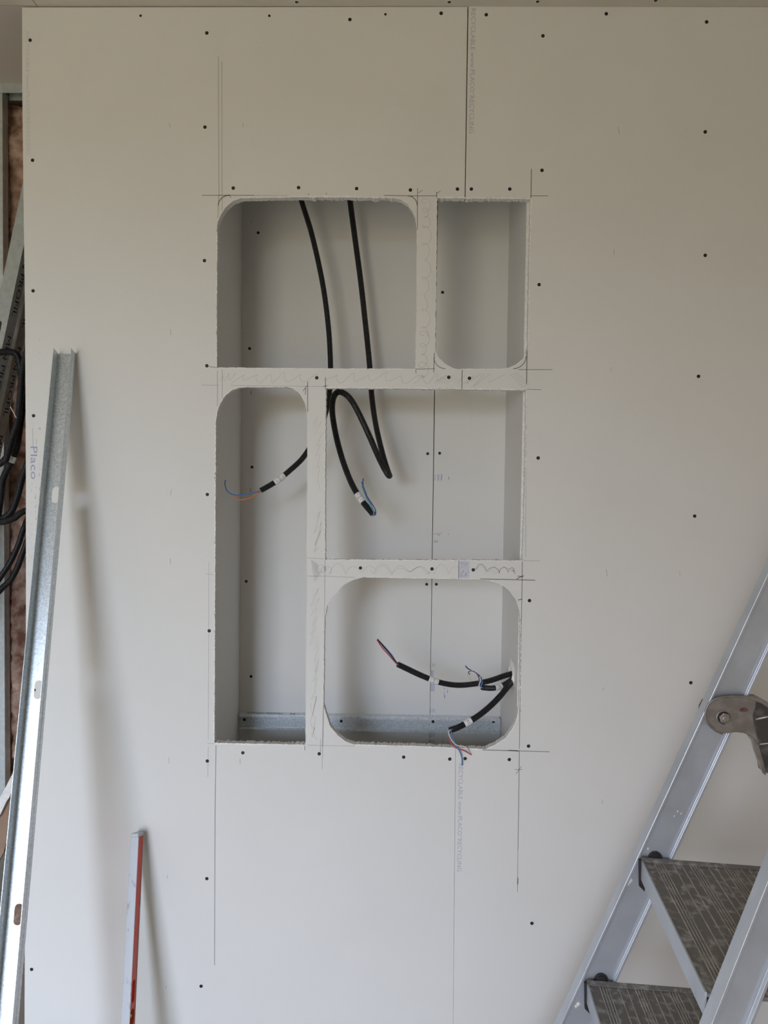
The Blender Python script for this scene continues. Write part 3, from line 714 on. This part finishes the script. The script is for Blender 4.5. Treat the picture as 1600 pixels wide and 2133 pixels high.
# ---- long galvanised channel leaning in front of the wall
lean = math.radians(20.5)
top = P(139.5, 737, -0.003)
fl_ = P(35, 1905, -0.42)
axd = (fl_-top).normalized()
k = -top.z/axd.z
foot = top+axd*(k*0.998)
tw = math.radians(3)
wd_ = Vector((math.cos(tw), math.sin(tw), 0))
t = tag(empty('metal_stud', (foot.x, foot.y, 0)), 'long shiny galvanised channel leaning against the wall at the left', 'metal stud')
L = (top-foot).length
def s_at(px, py):
    d = FWD*FPX + RGT*(px-800) - UPV*(py-1066.5)
    # closest parameter on the axis, measured in the vertical image direction
    best = min(range(2000), key=lambda i: abs(((foot+(top-foot)*(i/2000)-CAM).dot(UPV)/(foot+(top-foot)*(i/2000)-CAM).dot(FWD))*FPX-(1066.5-py)))
    return L*best/2000
channel(t, foot, top, wd_, Vector((0, -1, 0)), .0455, .034, th=.0009,
        holes=[(s_at(0, 1031), .026, .044, .019), (s_at(0, 1437), .026, .044, .019), (s_at(0, 1905), .026, .044, .019)])

# ---- spirit level leaning in front of the wall
ll = math.radians(25)
lt = P(281, 1735, -0.052); lb_ = P(261, 2133, -0.20)
la = (lb_-lt).normalized(); lb = lt+la*((-lt.z+.0)/la.z); LL = (lt-lb).length
t = tag(empty('spirit_level', (lb.x, lb.y, 0)), 'red spirit level with worn aluminium edge, leaning at the bottom left', 'spirit level')
lw = Vector((1, 0.02, 0)); ax = (lt-lb).normalized(); lw = (lw-ax*lw.dot(ax)).normalized(); ld = ax.cross(lw)
if ld.y < 0: ld = -ld                         # ld points to the wall
WL, DL = .0215, .048
def LP(s, w, d): return lb+ax*s+lw*w+ld*d
# red web, with an oblong grip hole and a vial window
sv = LL*(2112-1735)/0.0001
def s_level(py):
    best = min(range(3000), key=lambda i: abs(((lb+(lt-lb)*(i/3000)-CAM).dot(UPV)/(lb+(lt-lb)*(i/3000)-CAM).dot(FWD))*FPX-(1066.5-py)))
    return LL*best/3000
def rrect(s0, s1, d0, d1, r, n=5):
    q = []
    for cx, cy, a0 in ((s1-r, d1-r, 0), (s0+r, d1-r, 90), (s0+r, d0+r, 180), (s1-r, d0+r, 270)):
        for i in range(n+1):
            a = math.radians(a0+90*i/n); q.append((cx+r*math.cos(a), cy+r*math.sin(a)))
    return q
g1 = rrect(s_level(2096), s_level(2046), .014, .036, .010)
v1 = rrect(s_level(2133)-.01, s_level(2108), .008, .040, .012)
mb = MB(); plate(mb, [(.012, .003), (LL-.012, .003), (LL-.012, DL-.003), (.012, DL-.003)], [g1, v1], lambda p: LP(p[0], WL/2-.0015, p[1]), -lw, WL-.003, 0, 0)
mb.build('body', 'redpaint', t)
for d0, d1 in ((0, .003), (DL-.003, DL)):
    mb = MB(); mb.extrude([(-WL/2, d0), (WL/2, d0), (WL/2, d1), (-WL/2, d1)], LP(.010, 0, 0), lw, ld, ax, LL-.02)
    bevel(mb.build('milled_edge', 'milled', t), .0012)
for s0 in (0.0, LL-.012):
    mb = MB(); mb.extrude([(-WL/2, 0), (WL/2, 0), (WL/2, DL), (-WL/2, DL)], LP(s0, 0, 0), lw, ld, ax, .012)
    bevel(mb.build('end_cap', 'milled' if s0 else 'cap', t), .004, 3)
sv = (s_level(2133)-.01+s_level(2108))/2
MB().tube([LP(sv, 0, .008), LP(sv, 0, .024), LP(sv, 0, .040)], [.0055, .0072, .0055], 12).build('vial', 'vial', t, smooth=True)
MB().tube([LP(sv-.002, 0, .020), LP(sv-.002, 0, .021)], .0077, 12).build('vial_ring', 'blackw', t)

# ---- stepladder
YF, YN = -0.45, -0.92
lad = tag(empty('stepladder', (0.45, -0.68, 0)), 'paint-splashed aluminium stepladder with ribbed treads at the right edge', 'stepladder')
def stile(pa, pb, y, w, dp, ztop, name='stile'):
    a, b = P(*pa, y), P(*pb, y); ax = (a-b); ax.y = 0; ax.normalize()
    s0 = b+ax*(-(b.z-0.03)/ax.z); L = (ztop-.03)/ax.z
    wd = Vector((ax.z, 0, -ax.x))
    # channel section: web at the back, two flanges with bead towards the room
    f = .004
    sec = [(0, 0), (f+.002, 0), (f+.002, .004), (f, .006), (f, .009), (w-f, .009), (w-f, .006), (w-f-.002, .004), (w-f-.002, 0), (w, 0), (w, dp), (0, dp)]
    o = bevel(MB().extrude(sec, s0, wd, YV, ax, L).build(name, 'alu', lad), .0012)
    ft = MB().extrude([(-.004, -.004), (w+.004, -.004), (w+.004, dp+.004), (-.004, dp+.004)], Vector((s0.x, s0.y, .0))-ax*0, wd*1.0, YV, Vector((ax.x, 0, ax.z)), .001)
    q = [s0+wd*u+YV*v+ax*.03 for u, v in ((-.004, -.004), (w+.004, -.004), (w+.004, dp+.004), (-.004, dp+.004))]
    bb = [Vector((c.x-ax.x*(c.z/ax.z), c.y, 0.001)) for c in q]
    MB().hexa(bb, q).build('rubber_foot', 'rubber', o)
    return s0, ax, wd, o
s0f, axf, wdf, far = stile((1600,1194), (1168,2133), YF, .072, .030, 2.05)
s0n, axn, wdn, near = stile((1600,1834), (1482,2133), YN, .060, .030, 2.05)
tilt = -0.055
def tread(zf, xf, dep=.262):
    xn_ = s0n.x+axn.x*((zf-.03)/axn.z)-.003
    y0, y1 = YF-.003, YN+.034
    th = .040
    def T(u, v, h):                            # u across the depth, v 0 far .. 1 near, h height
        x = xf+(xn_-xf)*v+u; return Vector((x, y0+(y1-y0)*v, zf+tilt*u+h))
    o = MB()
    o.hexa([T(0,0,-.006), T(dep,0,-.006), T(dep,1,-.006), T(0,1,-.006)], [T(0,0,0), T(dep,0,0), T(dep,1,0), T(0,1,0)])
    tr = o.build('tread', 'alu_dirty', lad)
    for u0, u1 in ((-.003, 0), (dep, dep+.003)):
        lip = MB(); lip.hexa([T(u0,0,-th), T(u1,0,-th), T(u1,1,-th), T(u0,1,-th)], [T(u0,0,.002), T(u1,0,.002), T(u1,1,.002), T(u0,1,.002)])
        lip.build('nosing', 'alu', tr)
    lip = MB(); lip.hexa([T(0,0,-th), T(.02,0,-th), T(.02,1,-th), T(0,1,-th)], [T(0,0,-th+.003), T(.02,0,-th+.003), T(.02,1,-th+.003), T(0,1,-th+.003)])
    lip.build('bottom_return', 'alu', tr)
    k = MB(); k.hexa([T(-.003,0,0), T(dep,0,0), T(dep,.022,0), T(-.003,.022,0)], [T(-.003,0,.006), T(dep,0,.006), T(dep,.022,.003), T(-.003,.022,.003)])
    k.build('end_strip', 'alu_dirty', tr)
    for u in (.022,.028,.034,.040, .062,.080, .098,.104,.110,.116, .136,.152, .170,.176,.182,.188, .206,.222,.238,.244,.250):
        rbm = MB(); rbm.hexa([T(u,.025,0), T(u+.0022,.025,0), T(u+.0022,1,0), T(u,1,0)], [T(u+.0004,.025,.0016), T(u+.0018,.025,.0016), T(u+.0018,1,.0016), T(u+.0004,1,.0016)])
        rbm.build('rib', 'rib', tr)
    br_ = MB(); br_.hexa([T(-.006,-.004,-.055), T(.006,-.004,-.066), T(.006,.012,-.066), T(-.006,.012,-.055)], [T(-.008,-.004,.002), T(.004,-.004,.002), T(.004,.012,.002), T(-.008,.012,.002)])
    br_.build('corner_bracket', 'rubber', tr)
    c = T(.030, 0, .002); c.y = YF+.0085
    pl = MB(); n = 20
    pl.disc(c, (0, -1, 0), .0150, .006, n); pl.disc(c+Vector((0, -.006, 0)), (0, -1, 0), .0118, .003, n)
    bevel(pl.build('tube_plug', 'rubber', tr), .0012)
z1 = P(1335, 1790, YF).z; z2 = P(1222, 2045, YF).z; x1 = P(1337, 1790, YF).x; x2 = P(1224, 2045, YF).x
tread(z1, x1); tread(z2, x2); tread(2*z2-z1, 2*x2-x1); tread(3*z2-2*z1, 3*x2-2*x1)
# hinge with bolt, arm and rear legs
def hinge(dx, y, main):
    off = Vector((dx, 0, 0))
    def Q(px, py, d): return P(px, py, YF-.002)+Vector((dx, y-YF+.002+d-.002, 0))
    out = [(1466,1490),(1467,1477),(1473,1464),(1484,1455),(1500,1450),(1525,1448),(1552,1449),(1572,1455),(1571,1470),(1565,1488),(1567,1508),(1572,1526),(1577,1542),(1579,1552),(1570,1539),(1559,1530),(1546,1525),(1530,1523),(1515,1525),(1502,1526),(1489,1521),(1478,1512),(1470,1502)]
    fine = [out[i] for i in range(len(out))]
    o = MB(); k = len(fine)
    o.hexa([Q(*p, -.002) for p in fine], [Q(*p, -.008) for p in fine])
    hp = bevel(o.build('hinge_plate', 'steel', lad), .0018, 3)
    rim = MB(); rim.tube([Q(*p, -.008) for p in fine[-4:]+fine[:8]], .0022, 8); rim.build('rim', 'steel', hp, smooth=True)
    c = Q(1504, 1492, -.008)
    w_ = bevel(MB().disc(c, (0, -1, 0), .0160, .0022, 24).build('washer', 'steel', hp), .001)
    MB().disc(c+Vector((0, -.0022, 0)), (0, -1, 0), .0132, .0006, 20).build('dark_ring', 'rubber', hp)  # black disc showing as a dark ring between washer and nut
    bevel(MB().disc(c+Vector((0, -.0028, 0)), (0, -1, 0), .0118, .0062, 6).build('hex_nut', 'steel', hp), .0012)
    bevel(MB().disc(c+Vector((0, -.0090, 0)), (0, -1, 0), .0068, .0035, 14).build('bolt_end', 'steel', hp), .001)
    # folded arm going right and down behind the plate
    arm = MB()
    path = [(1556,1462,40),(1578,1468,40),(1596,1486,44),(1608,1515,46),(1614,1550,46),(1614,1585,42),(1606,1606,36)]
    for (a, b) in zip(path, path[1:]):
        pass
    left = [(1558,1452),(1570,1456),(1569,1475),(1571,1500),(1576,1530),(1582,1560),(1590,1608)]
    right = [(1580,1452),(1600,1470),(1622,1492),(1636,1520),(1640,1550),(1640,1585),(1630,1616)]
    pts = left+right[::-1]
    arm.hexa([Q(*p, .024) for p in pts], [Q(*p, -.004) for p in pts])
    am = bevel(arm.build('hinge_arm', 'dark_steel', hp), .006, 3)
    for (a, b) in (((1572,1497),(1638,1486)), ((1579,1549),(1640,1545))):
        MB().tube([Q(*a, -.0045), Q((a[0]+b[0])/2, (a[1]+b[1])/2-2, -.0055), Q(*b, -.0045)], .0028, 8).build('arm_ridge', 'steel', hp, smooth=True)
    tail = [(1553,1528),(1565,1533),(1578,1552),(1586,1580),(1592,1604),(1592,1613),(1586,1608),(1576,1585),(1567,1560),(1562,1540)]
    bevel(MB().hexa([Q(*p, -.003) for p in tail], [Q(*p, -.009) for p in tail]).build('side_lug', 'steel', hp), .0018, 2)
    top_ = [(1552,1449),(1575,1449),(1595,1460),(1615,1480),(1618,1490),(1600,1475),(1580,1462),(1560,1456)]
    bevel(MB().hexa([Q(*p, .004) for p in top_], [Q(*p, -.011) for p in top_]).build('top_lug', 'steel', hp), .0018, 2)
    bk = [(1470,1492),(1471,1480),(1478,1467),(1490,1460),(1510,1460),(1510,1505),(1484,1508),(1474,1502)]
    bevel(MB().hexa([Q(*p, .036) for p in bk], [Q(*p, .041) for p in bk]).build('back_plate', 'dark_steel', hp), .001)
    if main:
        st = [Q(1546+9*math.cos(a)*(1+.2*math.sin(3*a)), 1476+4.5*math.sin(a), -.0084) for a in [i*math.pi/6 for i in range(12)]]
        MB().add(st, [tuple(range(12))]).build('rust_stain', 'rust', hp, recalc=False)
    # rear leg
    a = Q(1640, 1540, .0); s = Vector((.30, 0, -1)).normalized()
    b = a+s*((-a.z+.03)/s.z)
    wv = Vector((-s.z, 0, s.x))
    rl = MB().extrude([(-.03, 0), (.03, 0), (.03, .025), (-.03, .025)], b, wv, YV, -s, (a-b).length+.02).build('rear_leg', 'alu', lad)
    q = [b+wv*u+YV*v for u, v in ((-.034, -.004), (.034, -.004), (.034, .029), (-.034, .029))]
    MB().hexa([Vector((c.x, c.y, .001)) for c in q], q).build('rubber_foot', 'rubber', rl)
    return b
def splash(px, py, r, parent, y, seed):
    """dried plaster blob on a metal face"""
    rn = random.Random(seed); c = P(px, py, y); n = 11
    rim = [c+Vector((math.cos(2*math.pi*i/n)*r*rn.uniform(.5, 1.2), 0, math.sin(2*math.pi*i/n)*r*rn.uniform(.6, 1.5))) for i in range(n)]
    MB().add(rim+[c+Vector((0, -.0012, 0))], [(i, (i+1) % n, n) for i in range(n)]).build('plaster_splash', 'gypsum', parent)
for i, (px, py, r) in enumerate([(1313,1833,.0050),(1310,1840,.0040),(1205,2092,.0050),(1200,2096,.0035),(1412,1690,.0022),(1419,1695,.0018),(1405,1700,.0016),(1350,1768,.0030)]):
    splash(px, py, r, far, YF+.0086, i)
hinge(0.0, YF, True)
zh = P(1504, 1492, YF).z
dxn = (s0n.x+axn.x*((zh-.03)/axn.z))-(s0f.x+axf.x*((zh-.03)/axf.z))
hinge(dxn, YN, False)

# ---- clutter in the recess at the left
def lean_stud(pa, pb, y0, y1, label, inscr, grp):
    a, b = P(*pa, y0), P(*pb, y1)
    ax = (b-a).normalized(); f = a+ax*((-a.z+.002)/ax.z); top_ = a-ax*.25
    t = tag(empty('metal_stud', (f.x, f.y, 0)), label, 'metal stud', grp)
    wv = Vector((1, -.25, 0))
    L = (top_-f).length
    A_, w_, d_ = channel(t, f, top_, wv, Vector((0, 1, 0)), .048, .034, m='galv_dull', groove=False,
                         holes=[(L-.25-(a-P(2, 685, (y0+y1)/2)).length, .02, .045, .02)] if inscr == 0 else ())
    # lettering stamped on the right flange, reading downwards
    o = top_+w_*(.024+.0014)-A_*.30+d_*.010
    for i in range(4):
        text('stamped_lettering', 'MIN PROFIL ', o-A_*(.28*i), -A_, -d_ if d_.y < 0 else d_*1.0, .22, 'black_ink', t, .016)
    return t
lean_stud((44,470), (5,655), .225, .215, 'pale leaning galvanised stud stamped with black letters, left recess front', 0, 'studs stored in the recess')
lean_stud((64,500), (16,730), .295, .285, 'second leaning stud with black lettering, behind the pale one in the recess', 1, 'studs stored in the recess')
BL = 'black conduit bundle hanging in the recess'
for i, (pth, lab, sl) in enumerate([
    ([(-150,1300,.165),(-140,1000,.165),(-110,820,.17),(-60,760,.18),(-20,738,.19),(20,733,.185),(38,745,.185),(44,790,.185),(43,850,.185),(36,900,.185),(22,940,.185),(0,966,.185),(-40,985,.185),(-80,1060,.185),(-95,1300,.185)], 'thick black conduit arching at the top of the recess coil', [(.26, .29, ())]),
    ([(95,60,.12),(90,420,.12),(64,680,.12),(47,770,.12),(42,830,.12),(36,880,.12),(24,915,.12),(13,955,.12),(8,958,.125)], 'black conduit ending in the recess beside the pink wire', []),
    ([(125,60,.152),(118,450,.152),(85,700,.152),(58,800,.152),(46,860,.152),(40,900,.152),(33,940,.152),(18,972,.152),(6,1000,.152),(1,1040,.152),(-10,1120,.175),(-30,1300,.19)], 'black conduit with a printed white sleeve in the recess', [(.50, .52, ())]),
    ([(155,60,.135),(148,500,.135),(105,820,.135),(70,930,.135),(48,990,.13),(36,1035,.125),(20,1070,.12),(-20,1100,.115),(-60,1180,.115),(-72,1400,.115)], 'smooth black conduit crossing the recess just above the horizontal one', []),
    ([(185,60,.17),(190,600,.17),(150,960,.165),(95,1050,.15),(48,1066,.10),(28,1080,.095),(5,1087,.09),(-40,1095,.09),(-110,1200,.09),(-125,1450,.09)], 'black corrugated conduit lying nearly horizontal in the recess', []),
    ([(215,60,.19),(215,600,.19),(150,960,.195),(70,1060,.19),(50,1100,.185),(38,1135,.18),(22,1170,.175),(0,1204,.165),(-40,1270,.155),(-55,1500,.155)], 'upper of the two lowest black conduits in the recess', []),
    ([(245,60,.15),(240,700,.15),(140,1010,.145),(75,1090,.14),(50,1145,.135),(38,1178,.13),(22,1208,.13),(0,1230,.13),(-30,1275,.13),(-42,1500,.13)], 'lowest black conduit slanting across the recess', []),
  ]):
    conduit('electrical_conduit', lab, pth, r=.0098 if i < 5 else .0088, sleeves=sl, group=BL,
            wires=[('red', .0013, [(36,875,.115),(27,858,.105),(21,846,.105)]), ('white', .0013, [(36,875,.115),(29,860,.105),(23,850,.10),(22,846,.10)])] if i == 1 else ())
# plasterboard offcut
t = tag(empty('plasterboard_offcut', Vector((-1.25, .10, 0))), 'brown board offcut with a torn white edge, behind the leaning channel', 'offcut')
f = [(36,1592),(31,1640),(20,1720),(8,1775),(-14,1815),(-95,1880),(-100,2234),(-170,2236),(-165,1850),(-60,1760),(-18,1722),(0,1692),(16,1640)]
fp = [P(a, b, .10) for a, b in f]
for p in fp: p.z = max(p.z, .002)                # its lower edge stands on the floor
MB().hexa(fp, [p+Vector((0, .012, 0)) for p in fp]).build('paper_face', 'cardboard', t)
rn = random.Random(4); up_, lo_ = [], []
for i in range(15):
    s = i/14; x = 36-96*s; y = 1594+200*s-60*s*s*0.6
    wv_ = 14+6*math.sin(5*s)
    up_.append((x-2-rn.uniform(0, .8), y+2+rn.uniform(-.6, .6))); lo_.append((x+3+rn.uniform(0, 3.5)*(1 if i % 3 == 0 else .3), y+24+rn.uniform(-2, 2)))
e = MB(); n = len(up_)
pts = [P(a, b, .085) for a, b in up_]+[P(a, b, .085) for a, b in lo_]
bk_ = [p+Vector((0, .013, 0)) for p in pts]
e.add(pts+bk_, [(i, i+1, n+i+1, n+i) for i in range(n-1)]+[(2*n+i, 2*n+n+i, 2*n+n+i+1, 2*n+i+1) for i in range(n-1)]+[(i, 2*n+i, 2*n+i+1, i+1) for i in range(n-1)]+[(n+i, n+i+1, 3*n+i+1, 3*n+i) for i in range(n-1)])
e.build('torn_gypsum_edge', 'gypsum', t)
